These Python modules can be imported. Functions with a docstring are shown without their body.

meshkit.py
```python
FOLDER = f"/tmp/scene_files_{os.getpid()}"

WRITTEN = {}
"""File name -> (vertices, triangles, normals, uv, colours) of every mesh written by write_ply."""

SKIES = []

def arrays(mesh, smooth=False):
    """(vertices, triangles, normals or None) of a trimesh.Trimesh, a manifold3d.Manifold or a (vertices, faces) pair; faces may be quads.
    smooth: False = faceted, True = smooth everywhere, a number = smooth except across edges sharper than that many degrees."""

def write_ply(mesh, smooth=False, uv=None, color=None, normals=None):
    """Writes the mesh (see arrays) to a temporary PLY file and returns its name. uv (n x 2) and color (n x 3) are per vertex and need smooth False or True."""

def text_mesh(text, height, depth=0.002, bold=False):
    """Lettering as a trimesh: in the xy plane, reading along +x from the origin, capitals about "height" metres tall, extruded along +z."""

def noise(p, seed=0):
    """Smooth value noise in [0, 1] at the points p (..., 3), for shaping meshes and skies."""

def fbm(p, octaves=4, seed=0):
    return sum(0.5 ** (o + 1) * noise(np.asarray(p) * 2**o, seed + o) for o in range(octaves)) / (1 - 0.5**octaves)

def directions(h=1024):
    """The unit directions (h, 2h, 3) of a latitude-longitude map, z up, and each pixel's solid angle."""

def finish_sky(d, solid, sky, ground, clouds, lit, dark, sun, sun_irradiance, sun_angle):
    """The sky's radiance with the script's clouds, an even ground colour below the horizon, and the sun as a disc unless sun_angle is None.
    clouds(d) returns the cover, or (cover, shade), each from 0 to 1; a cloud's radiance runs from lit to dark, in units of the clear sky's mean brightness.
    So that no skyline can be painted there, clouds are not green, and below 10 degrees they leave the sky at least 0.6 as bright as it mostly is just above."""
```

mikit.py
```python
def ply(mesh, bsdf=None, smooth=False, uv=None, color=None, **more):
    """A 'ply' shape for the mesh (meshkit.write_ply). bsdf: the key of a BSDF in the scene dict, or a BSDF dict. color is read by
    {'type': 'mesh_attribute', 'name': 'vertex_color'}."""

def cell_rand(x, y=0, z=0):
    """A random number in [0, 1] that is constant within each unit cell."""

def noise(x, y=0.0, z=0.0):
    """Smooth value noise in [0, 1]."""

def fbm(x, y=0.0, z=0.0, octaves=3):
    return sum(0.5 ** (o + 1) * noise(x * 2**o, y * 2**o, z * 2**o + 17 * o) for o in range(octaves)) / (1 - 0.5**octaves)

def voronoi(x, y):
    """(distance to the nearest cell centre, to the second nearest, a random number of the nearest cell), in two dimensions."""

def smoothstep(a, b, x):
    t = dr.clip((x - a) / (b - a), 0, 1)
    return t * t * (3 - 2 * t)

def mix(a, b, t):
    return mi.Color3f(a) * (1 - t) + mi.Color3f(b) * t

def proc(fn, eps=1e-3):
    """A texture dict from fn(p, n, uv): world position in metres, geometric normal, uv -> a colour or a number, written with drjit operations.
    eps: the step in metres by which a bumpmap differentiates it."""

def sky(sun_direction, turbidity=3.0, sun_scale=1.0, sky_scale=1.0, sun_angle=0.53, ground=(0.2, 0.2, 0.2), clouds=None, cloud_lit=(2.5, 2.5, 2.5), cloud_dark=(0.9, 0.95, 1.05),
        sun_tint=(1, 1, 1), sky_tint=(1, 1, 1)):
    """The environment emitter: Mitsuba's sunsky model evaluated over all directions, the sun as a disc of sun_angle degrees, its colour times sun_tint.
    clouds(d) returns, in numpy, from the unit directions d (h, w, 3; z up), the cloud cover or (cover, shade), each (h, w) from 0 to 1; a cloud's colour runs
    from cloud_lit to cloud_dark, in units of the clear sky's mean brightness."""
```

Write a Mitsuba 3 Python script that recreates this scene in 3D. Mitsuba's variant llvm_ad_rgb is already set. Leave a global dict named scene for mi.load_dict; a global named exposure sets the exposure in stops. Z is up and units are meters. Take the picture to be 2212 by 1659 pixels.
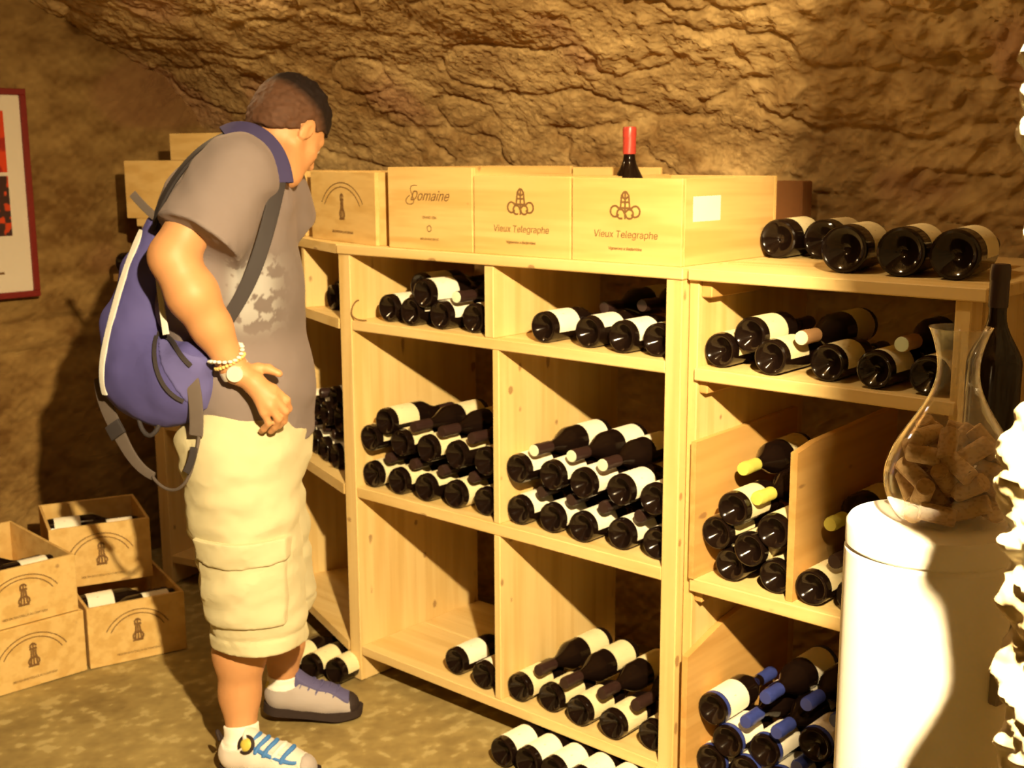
import math
import numpy as np, trimesh, mitsuba as mi, drjit as dr
import mikit, meshkit
from meshkit import noise as nnoise, fbm as nfbm
from mikit import proc, noise, fbm, smoothstep, mix

T = mi.ScalarTransform4f
scene, labels = {}, {}
# ------------------------------------------------------------------ camera, lights, exposure
exposure = 0.10
EYE = np.array([2.820, -2.321, 1.6])
FWD = np.array([-0.65681551, 0.73102318, -0.18492836])
UPV = np.array([-0.11975888, 0.14100348, 0.98273894])
scene['camera'] = {'type': 'thinlens', 'fov': 45.57, 'fov_axis': 'x', 'aperture_radius': 0.0022, 'focus_distance': 1.75, 'near_clip': 0.05,
                   'to_world': T().look_at(origin=EYE.tolist(), target=(EYE + FWD).tolist(), up=UPV.tolist())}
LAMP = np.array([2.80, -1.80, 2.25])
WARM = np.array([1.0, 0.75, 0.40])
SPOT, FILL1, FILL2 = 80.0, 0.90, 0.95


def rgb(*c):
    return {'type': 'rgb', 'value': [float(x) for x in (c[0] if len(c) == 1 else c)]}


AIM = np.array([0.85, -0.36, 0.30])


def lamp_frame(pos, aim):
    return T().look_at(origin=list(map(float, pos)), target=list(map(float, aim)), up=[0, 0, 1])


# the spotlight: a lit disc set back in a short tube, and two added fill lights that brighten the vault rock
scene['spot_lamp'] = {'type': 'disk', 'to_world': lamp_frame(LAMP, AIM).scale(0.028), 'emitter': {'type': 'area', 'radiance': rgb(WARM * SPOT / (math.pi * 0.028 ** 2))}}
for i_, (pos_, pw_) in enumerate((((-0.25, -0.45, 2.14), FILL1), ((1.50, -0.40, 2.12), FILL2))):
    scene['fill_light' + ('_001' if i_ else '')] = {'type': 'sphere', 'center': list(pos_), 'radius': 0.04, 'emitter': {'type': 'area', 'radiance': rgb(WARM * pw_ / (math.pi * 0.04 ** 2))}}

# ------------------------------------------------------------------ materials


def mat(name, color, rough=0.6, spec=0.4, bump=None, bscale=0.0, two=True, **more):
    c = proc(color) if callable(color) else rgb(color)
    b = {'type': 'principled', 'base_color': c, 'roughness': proc(rough) if callable(rough) else rough, 'specular': spec, **more}
    if bump is not None:
        b = {'type': 'bumpmap', 'arbitrary': proc(bump, eps=2e-3), 'scale': bscale, 'bsdf': b}
    scene[name] = {'type': 'twosided', 'bsdf': b} if two else b
    return name


def grain(ax, light, dark, k=1.0):
    # soft softwood: long streaks along axis ax, a few knots
    def fn(p, n, uv):
        q = [p.x, p.y, p.z]
        a = q[ax]
        b, c = q[(ax + 1) % 3], q[(ax + 2) % 3]
        s = fbm(b * 38 + 3.1 * noise(a * 1.3, b * 2, c * 2), c * 38, a * 1.6, octaves=3)
        f = noise(b * 150, c * 150, a * 5)
        kn = noise(a * 17 + 11.3, b * 26 + 5.2, c * 26 + 1.7)
        col = mix(light, dark, dr.clip(0.75 * smoothstep(0.35, 0.75, s) + 0.25 * f, 0, 1) * k)
        return mix(col, mi.Color3f(0.22, 0.11, 0.04), smoothstep(0.90, 0.95, kn) * 0.7)
    return fn


PINE_L, PINE_D = mi.Color3f(0.67, 0.495, 0.22), mi.Color3f(0.57, 0.390, 0.14)
mat('wood_x', grain(0, PINE_L, PINE_D), 0.55, 0.35)
mat('wood_z', grain(2, PINE_L, PINE_D), 0.55, 0.35)
mat('crate_wood', grain(0, mi.Color3f(0.66, 0.46, 0.18), mi.Color3f(0.55, 0.35, 0.11)), 0.65, 0.25)
mat('crate_wood_y', grain(1, mi.Color3f(0.64, 0.44, 0.17), mi.Color3f(0.52, 0.32, 0.10)), 0.65, 0.25)
mat('ply_y', grain(1, mi.Color3f(0.54, 0.33, 0.11), mi.Color3f(0.45, 0.25, 0.07)), 0.6, 0.3)
mat('ink', (0.16, 0.085, 0.03), 0.8, 0.1)
mat('brown_box', (0.20, 0.085, 0.03), 0.8, 0.1)


def rock_col(p, n, uv):
    a = fbm(p.x * 2.1 + 5, p.y * 2.1, p.z * 2.1, octaves=4)
    b = fbm(p.x * 13, p.y * 13, p.z * 17 + 3, octaves=3)
    c = noise(p.x * 55, p.y * 55, p.z * 55)
    col = mix(mi.Color3f(0.24, 0.135, 0.045), mi.Color3f(0.58, 0.41, 0.18), dr.clip(0.25 + 1.5 * (a - 0.42) + 1.1 * (b - 0.45) + 0.35 * (c - 0.5), 0, 1))
    return mix(col, mi.Color3f(0.38, 0.205, 0.11), smoothstep(0.58, 0.75, fbm(p.x * 3.3, p.y * 3.3 + 9, p.z * 3.3, octaves=2)) * 0.6)


def rock_bump(p, n, uv):
    return fbm(p.x * 24 + p.z * 9, p.y * 24, p.z * 34 - p.x * 9, octaves=3) + 0.35 * noise(p.x * 110, p.y * 110, p.z * 110)


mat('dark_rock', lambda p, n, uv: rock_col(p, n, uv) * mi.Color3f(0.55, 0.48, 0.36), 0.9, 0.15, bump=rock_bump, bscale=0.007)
mat('rock', rock_col, 0.9, 0.15, bump=rock_bump, bscale=0.010)


def pale_rock_col(p, n, uv):
    b = fbm(p.x * 15, p.y * 15, p.z * 15, octaves=3)
    return mix(mi.Color3f(0.62, 0.50, 0.29), mi.Color3f(0.85, 0.77, 0.56), smoothstep(0.3, 0.65, b))


mat('pale_rock', pale_rock_col, 0.9, 0.15, bump=rock_bump, bscale=0.008)


def floor_col(p, n, uv):
    a = fbm(p.x * 5 + 7, p.y * 5, 0.3, octaves=4)
    b = fbm(p.x * 34, p.y * 30 + 2, 1.1, octaves=3)
    col = mix(mi.Color3f(0.18, 0.125, 0.045), mi.Color3f(0.34, 0.26, 0.10), dr.clip(0.5 + 1.7 * (a - 0.48) + 0.9 * (b - 0.48), 0, 1))
    return mix(col, mi.Color3f(0.44, 0.36, 0.17), smoothstep(0.60, 0.74, b) * 0.6)


mat('concrete', floor_col, 0.8, 0.2, bump=lambda p, n, uv: fbm(p.x * 40, p.y * 40, 0.0, octaves=2), bscale=0.004)
mat('plaster', (0.42, 0.30, 0.15), 0.9, 0.1)
mat('bottle_glass', (0.007, 0.0035, 0.0025), 0.09, 0.4)
mat('bottle_green', (0.030, 0.034, 0.008), 0.13, 0.7)


def paper(c, d, z0, z1):
    def fn(p, n, uv):
        ln = smoothstep(0.72, 0.8, noise(uv.x * 30, uv.y * 9 + 3.3, 1.5)) * dr.select((uv.y > z0) & (uv.y < z1) & (dr.abs(uv.x - 0.5) < 0.27), 1.0, 0.0)
        return mix(mi.Color3f(c), mi.Color3f(d), ln * 0.55)
    return fn


mat('label_paper', paper((0.84, 0.79, 0.66), (0.4, 0.3, 0.2), 0.35, 0.7), 0.7, 0.2)
mat('label_cream', paper((0.72, 0.64, 0.40), (0.4, 0.3, 0.15), 0.3, 0.6), 0.7, 0.2)
mat('capsule_dark', (0.026, 0.012, 0.010), 0.35, 0.5)
mat('capsule_pale', (0.60, 0.70, 0.52), 0.35, 0.5)
mat('capsule_red', (0.42, 0.045, 0.03), 0.35, 0.5)
mat('capsule_tan', (0.30, 0.17, 0.08), 0.4, 0.4)
mat('capsule_blue', (0.03, 0.045, 0.21), 0.35, 0.5)
mat('capsule_yellow', (0.52, 0.50, 0.10), 0.4, 0.5)
mat('paint_white', (0.86, 0.84, 0.78), 0.5, 0.4)
mat('grey_plastic', (0.22, 0.17, 0.13), 0.5, 0.4)
mat('frame_red', (0.16, 0.012, 0.008), 0.45, 0.4)
mat('mat_board', (0.62, 0.54, 0.42), 0.8, 0.2)
mat('sticker', (0.80, 0.74, 0.66), 0.7, 0.2)


def print_red(p, n, uv):
    b = fbm(p.y * 26, p.z * 20 + 3, 1.0, octaves=3)
    return mix(mi.Color3f(0.55, 0.045, 0.01), mi.Color3f(0.30, 0.02, 0.01), smoothstep(0.45, 0.62, b))


def print_dark(p, n, uv):
    b = fbm(p.y * 40, p.z * 40 + 3, 5.0, octaves=2)
    return mix(mi.Color3f(0.045, 0.018, 0.012), mi.Color3f(0.50, 0.05, 0.01), smoothstep(0.55, 0.65, b))


mat('print_red', print_red, 0.6, 0.2)
mat('print_dark', print_dark, 0.6, 0.2)
scene['clear_glass'] = {'type': 'thindielectric', 'int_ior': 1.5}


def cork_col(p, n, uv):
    return mix(mi.Color3f(0.46, 0.31, 0.15), mi.Color3f(0.36, 0.22, 0.09), smoothstep(0.45, 0.85, noise(p.x * 260, p.y * 260, p.z * 260)))


mat('cork', cork_col, 0.85, 0.1)
# clothes and skin


def skin_col(p, n, uv):
    return mix(mi.Color3f(0.52, 0.27, 0.125), mi.Color3f(0.45, 0.215, 0.09), fbm(p.x * 18, p.y * 18, p.z * 18, octaves=2))


mat('skin', skin_col, 0.5, 0.35)
scene['shirt_cloth'] = {'type': 'twosided', 'bsdf': {'type': 'principled', 'base_color': {'type': 'mesh_attribute', 'name': 'vertex_color'}, 'roughness': 0.85, 'specular': 0.15, 'sheen': 0.4}}
scene['hair_fibre'] = {'type': 'twosided', 'bsdf': {'type': 'principled', 'base_color': {'type': 'mesh_attribute', 'name': 'vertex_color'}, 'roughness': 0.7, 'specular': 0.2}}
weave = lambda p, n, uv: fbm(p.x * 60, p.y * 60, p.z * 60, octaves=2)
mat('shorts_cloth', (0.50, 0.455, 0.29), 0.85, 0.15, bump=weave, bscale=0.002, sheen=0.3)
mat('sock_cloth', (0.80, 0.76, 0.70), 0.9, 0.1)
mat('navy_dark', (0.040, 0.034, 0.10), 0.75, 0.2)
mat('navy_cloth', (0.075, 0.070, 0.235), 0.75, 0.2)
mat('navy_light', (0.105, 0.10, 0.29), 0.75, 0.2)
mat('strap_dark', (0.035, 0.030, 0.032), 0.7, 0.2)
mat('strap_grey', (0.105, 0.085, 0.075), 0.75, 0.2)
mat('piping_white', (0.66, 0.66, 0.62), 0.6, 0.3)
mat('shoe_grey', (0.36, 0.32, 0.31), 0.7, 0.2)
mat('shoe_pale', (0.62, 0.56, 0.52), 0.7, 0.2)
mat('shoe_blue', (0.05, 0.17, 0.46), 0.6, 0.3)
mat('shoe_navy', (0.09, 0.085, 0.20), 0.7, 0.2)
mat('rubber_dark', (0.030, 0.020, 0.018), 0.7, 0.2)
mat('patch_yellow', (0.55, 0.45, 0.08), 0.5, 0.4)
mat('watch_steel', (0.60, 0.55, 0.45), 0.4, 0.5)
mat('beads_gold', (0.62, 0.46, 0.16), 0.5, 0.4)
mat('eye_white', (0.7, 0.66, 0.6), 0.3, 0.5)

# ------------------------------------------------------------------ helpers


def put(key, mesh, m, smooth=False, M=None, **kw):
    d = mikit.ply(mesh, m, smooth, **kw)
    if M is not None:
        d['to_world'] = M
    assert key not in scene, key
    scene[key] = d
    return d


def numbered(base):
    if base not in USED:
        USED[base] = 0
        return base
    USED[base] += 1
    return f'{base}_{USED[base]:03d}'


USED = {}


def tag(key, label, cat=None, group=None, kind=None):
    labels[key] = {'label': label}
    if cat:
        labels[key]['category'] = cat
    if group:
        labels[key]['group'] = group
    if kind:
        labels[key]['kind'] = kind


def cat(ms):
    return trimesh.util.concatenate(ms)


def cbox(x0, x1, y0, y1, z0, z1, c=0.002):
    """box with chamfered edges"""
    c = min(c, 0.45 * min(x1 - x0, y1 - y0, z1 - z0))
    pts = []
    for x, sx in ((x0, 1), (x1, -1)):
        for y, sy in ((y0, 1), (y1, -1)):
            for z, sz in ((z0, 1), (z1, -1)):
                pts += [(x + sx * c, y + sy * c, z), (x + sx * c, y, z + sz * c), (x, y + sy * c, z + sz * c)]
    return trimesh.convex.convex_hull(np.array(pts))


def lathe(profile, n=32):
    """profile of (r, z) turned about z; ends at r=0 are closed"""
    pr = np.array(profile, float)
    a = np.arange(n) * 2 * math.pi / n
    v = np.stack([pr[:, None, 0] * np.cos(a), pr[:, None, 0] * np.sin(a), np.repeat(pr[:, 1:2], n, 1)], -1).reshape(-1, 3)
    k, i = np.meshgrid(np.arange(len(pr) - 1), np.arange(n), indexing='ij')
    j = (i + 1) % n
    q = np.stack([k * n + i, k * n + j, (k + 1) * n + j, (k + 1) * n + i], -1).reshape(-1, 4)
    f = np.vstack([q[:, [0, 1, 2]], q[:, [0, 2, 3]]])
    m = trimesh.Trimesh(v, f, process=False)
    m.merge_vertices(digits_vertex=7)
    m.update_faces(m.nondegenerate_faces())
    return m


def spline(pts, n=40):
    from scipy.interpolate import CubicSpline
    p = np.array(pts, float)
    t = np.r_[0, np.cumsum(np.linalg.norm(np.diff(p, axis=0), axis=1))]
    return CubicSpline(t, p)(np.linspace(0, t[-1], n))


def tube(pts, r, n=10, smooth_path=True, m=40):
    p = spline(pts, m) if smooth_path and len(pts) > 2 else np.array(pts, float)
    r = np.interp(np.linspace(0, 1, len(p)), np.linspace(0, 1, np.size(r)), np.atleast_1d(r)) if np.size(r) > 1 else np.full(len(p), r)
    return sweep(p, [(math.cos(a), math.sin(a)) for a in np.arange(n) * 2 * math.pi / n], r, r)


def sweep(p, section, ru, rv, out=None):
    t = np.gradient(p, axis=0)
    t /= np.linalg.norm(t, axis=1, keepdims=True)
    u = np.zeros_like(p)
    ref = np.array([0.3, 0.2, 0.93]) if out is None else None
    for i in range(len(p)):
        o = np.asarray(out[i] if np.ndim(out) == 2 else out, float) if out is not None else (ref if i == 0 else u[i - 1])
        o = o - t[i] * (o @ t[i])
        u[i] = o / max(np.linalg.norm(o), 1e-9)
    w = np.cross(t, u)
    s = np.array(section)
    n = len(s)
    v = (p[:, None] + w[:, None] * (s[None, :, 0:1] * np.reshape(ru, (-1, 1, 1))) + u[:, None] * (s[None, :, 1:2] * np.reshape(rv, (-1, 1, 1)))).reshape(-1, 3)
    k, i = np.meshgrid(np.arange(len(p) - 1), np.arange(n), indexing='ij')
    j = (i + 1) % n
    q = np.stack([k * n + i, k * n + j, (k + 1) * n + j, (k + 1) * n + i], -1).reshape(-1, 4)
    f = [q[:, [0, 1, 2]], q[:, [0, 2, 3]]]
    L = (len(p) - 1) * n
    f.append(np.array([[0, x + 1, x] for x in range(1, n - 1)]))
    f.append(np.array([[L, L + x, L + x + 1] for x in range(1, n - 1)]))
    m = trimesh.Trimesh(v, np.vstack(f), process=False)
    m.fix_normals()
    return m


def ribbon(pts, width, thick, out, m=40):
    p = spline(pts, m)
    w = np.interp(np.linspace(0, 1, m), np.linspace(0, 1, np.size(width)), np.atleast_1d(width))
    if np.ndim(out) == 2:
        out = np.array([np.interp(np.linspace(0, 1, m), np.linspace(0, 1, len(out)), np.array(out)[:, k]) for k in range(3)]).T
    sec = [(-1, -0.5), (-0.8, -1), (0.8, -1), (1, -0.5), (1, 0.5), (0.8, 1), (-0.8, 1), (-1, 0.5)]
    return sweep(p, sec, w / 2, np.full(m, thick / 2), out)


def surface_nets(f, org, h):
    s = f < 0
    nx, ny, nz = f.shape
    cnt = np.zeros((nx - 1, ny - 1, nz - 1), np.int8)
    for a in (0, 1):
        for b in (0, 1):
            for c in (0, 1):
                cnt += s[a:nx - 1 + a, b:ny - 1 + b, c:nz - 1 + c]
    act = (cnt > 0) & (cnt < 8)
    idx = np.full(act.shape, -1, np.int64)
    cells = np.argwhere(act)
    idx[act] = np.arange(len(cells))
    acc, num = np.zeros((len(cells), 3)), np.zeros(len(cells))
    corners = [(a, b, c) for a in (0, 1) for b in (0, 1) for c in (0, 1)]
    for A in corners:
        for ax in range(3):
            if A[ax]:
                continue
            B = list(A)
            B[ax] = 1
            fa = f[cells[:, 0] + A[0], cells[:, 1] + A[1], cells[:, 2] + A[2]]
            fb = f[cells[:, 0] + B[0], cells[:, 1] + B[1], cells[:, 2] + B[2]]
            x = (fa < 0) != (fb < 0)
            t = np.where(x, fa / np.where(x, fa - fb, 1), 0)
            pt = np.tile(np.array(A, float), (len(cells), 1))
            pt[:, ax] += t
            acc += pt * x[:, None]
            num += x
    v = (cells + acc / num[:, None]) * h + org
    F = []
    for ax in range(3):
        o1, o2 = (ax + 1) % 3, (ax + 2) % 3
        sl = [slice(1, -1)] * 3
        sl[ax] = slice(0, -1)
        a = s[tuple(sl)]
        sl[ax] = slice(1, None)
        b = s[tuple(sl)]
        e = np.argwhere(a != b)
        fl = a[e[:, 0], e[:, 1], e[:, 2]]
        base = e.copy()
        base[:, o1] += 1
        base[:, o2] += 1
        q = []
        for d1, d2 in ((1, 1), (0, 1), (0, 0), (1, 0)):
            c = base.copy()
            c[:, o1] -= d1
            c[:, o2] -= d2
            q.append(idx[c[:, 0], c[:, 1], c[:, 2]])
        q = np.stack(q, 1)
        q[~fl] = q[~fl][:, ::-1]
        F.append(q)
    F = np.vstack(F)
    F = F[(F >= 0).all(1)]
    return trimesh.Trimesh(v, np.vstack([F[:, [0, 1, 2]], F[:, [0, 2, 3]]]), process=False)


def relax(m, n):
    from scipy.sparse import coo_matrix
    e = m.edges
    A = coo_matrix((np.ones(len(e)), (e[:, 0], e[:, 1])), (len(m.vertices),) * 2).tocsr()
    A = ((A + A.T) > 0).astype(float)
    deg = np.maximum(np.asarray(A.sum(1)), 1)
    v = m.vertices.copy()
    for i in range(n):
        for w in (0.5, -0.52):
            v = v + w * (A @ v / deg - v)
    m.vertices = v


class Field:
    """a signed distance grid; primitives are joined with a smooth minimum"""

    def __init__(self, lo, hi, h):
        self.lo, self.h = np.array(lo, float), h
        n = np.ceil((np.array(hi) - self.lo) / h).astype(int) + 1
        self.ax = [self.lo[k] + h * np.arange(n[k]) for k in range(3)]
        self.f = np.full(n, 0.25, np.float32)

    def sub(self, lo, hi):
        sl = []
        for k in range(3):
            a = int(np.clip(np.floor((lo[k] - self.lo[k]) / self.h), 0, len(self.ax[k])))
            b = int(np.clip(np.ceil((hi[k] - self.lo[k]) / self.h) + 1, 0, len(self.ax[k])))
            sl.append(slice(a, b))
        g = np.stack(np.meshgrid(*[self.ax[k][sl[k]] for k in range(3)], indexing='ij'), -1).astype(np.float32)
        return tuple(sl), g

    def join(self, sl, d, k, cut=False):
        a = self.f[sl]
        if cut:
            d, a = -d, a
            hh = np.maximum(k - np.abs(a - d), 0) / k if k > 0 else 0
            self.f[sl] = np.maximum(a, d) + hh * hh * k * 0.25
        else:
            hh = np.maximum(k - np.abs(a - d), 0) / k if k > 0 else 0
            self.f[sl] = np.minimum(a, d) - hh * hh * k * 0.25

    def bone(self, a, b, ra, rb, k=0.02, wide=None, cut=False):
        """round cone; wide=(axis, factor): distances along axis count by factor (<1 makes it wider there)"""
        a, b = np.array(a, float), np.array(b, float)
        m = (max(ra, rb) / (wide[1] if wide else 1) if wide is None or wide[1] < 1 else max(ra, rb)) + k + 0.03
        sl, g = self.sub(np.minimum(a, b) - m, np.maximum(a, b) + m)
        if g.size == 0:
            return self
        p, ab = g - a, b - a
        if wide is not None:
            w = np.array(wide[0], float)
            p = p + (p @ w)[..., None] * (wide[1] - 1) * w
            ab = ab + (ab @ w) * (wide[1] - 1) * w
        t = np.clip((p @ ab) / max(ab @ ab, 1e-9), 0, 1)
        d = np.linalg.norm(p - t[..., None] * ab, axis=-1) - (ra + t * (rb - ra))
        self.join(sl, d.astype(np.float32), k, cut)
        return self

    def chain(self, pts, rs, k=0.02, **kw):
        for i in range(len(pts) - 1):
            self.bone(pts[i], pts[i + 1], rs[i], rs[i + 1], k, **kw)
        return self

    def ell(self, c, r, R=np.eye(3), k=0.02, cut=False):
        """R: columns are the ellipsoid's own axes"""
        c, r = np.array(c, float), np.array(r, float)
        m = r.max() + k + 0.03
        sl, g = self.sub(c - m, c + m)
        if g.size == 0:
            return self
        q = (g - c) @ R
        k0 = np.linalg.norm(q / r, axis=-1)
        k1 = np.linalg.norm(q / r ** 2, axis=-1)
        d = np.where(k1 > 1e-6, k0 * (k0 - 1) / np.maximum(k1, 1e-6), -r.min())
        self.join(sl, d.astype(np.float32), k, cut)
        return self

    def grid(self):
        return np.stack(np.meshgrid(*self.ax, indexing='ij'), -1)

    def mesh(self, taubin=3):
        m = surface_nets(self.f, self.lo, self.h)
        if taubin:
            relax(m, taubin)
        return m


# ------------------------------------------------------------------ structure: the cave

SEED = 7


def sheet(P, N, disp):
    """P, N: (a, b, 3) points and normals of a sheet"""
    v = (P + N * disp[..., None]).reshape(-1, 3)
    a, b = P.shape[:2]
    i, j = np.meshgrid(np.arange(a - 1), np.arange(b - 1), indexing='ij')
    q = np.stack([i * b + j, (i + 1) * b + j, (i + 1) * b + j + 1, i * b + j + 1], -1).reshape(-1, 4)
    return trimesh.Trimesh(v, np.vstack([q[:, [0, 1, 2]], q[:, [0, 2, 3]]]), process=False)


def rock_relief(p, chisel=1.0, big=1.0):
    q = np.asarray(p)
    d = big * 0.16 * (nfbm(q * 1.7 + 3.3, 3, 11) - 0.5)
    d += 0.040 * (nfbm(q * [6, 6, 11], 4, 21) - 0.5)
    ridge = np.abs(nfbm(q * [3.5, 3.5, 8] + 1.3, 2, 31) - 0.5)
    d -= big * 0.016 * np.clip(1 - ridge / 0.05, 0, 1)
    # slanting pick marks
    c, s = math.cos(0.6), math.sin(0.6)
    h = q[..., 0] - 0.7 * q[..., 1]
    u, w = h * c + q[..., 2] * s, -h * s + q[..., 2] * c
    st = 0.6 * nnoise(np.stack([u * 13, w * 58, q[..., 1] * 8], -1), 41) + 0.4 * nnoise(np.stack([u * 6, w * 27, q[..., 1] * 5], -1), 43)
    d += chisel * 0.046 * (st - 0.5)
    d += 0.014 * (nnoise(q * 75, 51) - 0.5)
    return d


def wall_profile(t):
    """back wall and vault: (y, z) by arc length from the floor"""
    y = np.interp(t, [0, 1.40, 1.60, 1.85, 2.10, 2.40, 2.9], [0.80, 0.80, 0.74, 0.56, 0.34, 0.05, -0.45])
    z = np.interp(t, [0, 1.40, 1.60, 1.85, 2.10, 2.40, 2.9], [-0.05, 1.42, 1.60, 1.78, 1.95, 2.10, 2.30])
    return y, z


xs, ts = np.arange(-1.75, 3.65, 0.009), np.arange(0, 2.9, 0.009)
yy, zz = wall_profile(ts)
from scipy.ndimage import gaussian_filter1d
yy, zz = gaussian_filter1d(yy, 9, mode='nearest'), gaussian_filter1d(zz, 9, mode='nearest')
P = np.stack([np.repeat(xs[:, None], len(ts), 1), np.repeat(yy[None], len(xs), 0), np.repeat(zz[None], len(xs), 0)], -1)
dy, dz = np.gradient(yy), np.gradient(zz)
nrm = np.stack([0 * dy, -dz, dy], -1) / np.hypot(dy, dz)[:, None]
N = np.repeat(nrm[None], len(xs), 0)
chis = np.clip((P[..., 0] - 0.2) / 0.9, 0.25, 1.0)
low = np.clip((P[..., 2] - 0.9) / 0.5, 0.25, 1)
put('wall_back', sheet(P, N, rock_relief(P, chis, low)), 'rock', True)
tag('wall_back', 'rough tan rock wall curving into a vault behind the wine racks', kind='structure')

ys, zs = np.arange(-2.6, 0.95, 0.012), np.arange(-0.03, 2.55, 0.012)
P = np.stack([np.repeat((-1.53 + 0.45 * np.clip(zs - 1.95, 0, 1) ** 1.2)[None], len(ys), 0), np.repeat(ys[:, None], len(zs), 1), np.repeat(zs[None], len(ys), 0)], -1)
q = P * [1, 1, 1]
D = 0.05 * (nfbm(q * 2.2, 2, 61) - 0.5) + 0.022 * (nfbm(q * [1, 5, 16], 3, 71) - 0.5) + 0.008 * (nnoise(q * 60, 81) - 0.5)
for zc, am in ((0.98, 0.012), (0.87, 0.008), (1.14, 0.006)):
    D -= am * np.exp(-((q[..., 2] - zc - 0.02 * nnoise(q * 3, 91)) / 0.008) ** 2)
N = np.zeros_like(P)
N[..., 0] = 1
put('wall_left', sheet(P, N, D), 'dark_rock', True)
tag('wall_left', 'dark brown smooth rock wall on the left with fine horizontal seams', kind='structure')

xs, ys = np.arange(-1.7, 3.7, 0.05), np.arange(-4.3, 1.0, 0.05)
P = np.stack([np.repeat(xs[:, None], len(ys), 1), np.repeat(ys[None], len(xs), 0), np.zeros((len(xs), len(ys)))], -1)
put('floor', sheet(P, np.zeros_like(P) + [0, 0, 1], 0.006 * (nfbm(P * 4, 3, 5) - 0.5) - 0.004), 'concrete', True)
tag('floor', 'worn mottled concrete floor of the cellar', kind='structure')
xs, ys = np.arange(-1.7, 3.7, 0.06), np.arange(-4.3, -0.3, 0.06)
P = np.stack([np.repeat(xs[:, None], len(ys), 1), np.repeat(ys[None], len(xs), 0), np.full((len(xs), len(ys)), 2.32)], -1)
put('ceiling', sheet(P, np.zeros_like(P) + [0, 0, -1], 0.2 * (nfbm(P * 2, 3, 15) - 0.5)), 'rock', True)
tag('ceiling', 'rock vault above the cellar aisle', kind='structure')
put('wall_front', cbox(-1.8, 3.7, -4.3, -4.2, -0.05, 2.6), 'plaster')
tag('wall_front', 'cellar wall behind the viewer', kind='structure')
put('wall_east', cbox(3.55, 3.65, -4.2, 0.8, -0.05, 2.6), 'plaster')
tag('wall_east', 'cellar side wall on the far right', kind='structure')


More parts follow.
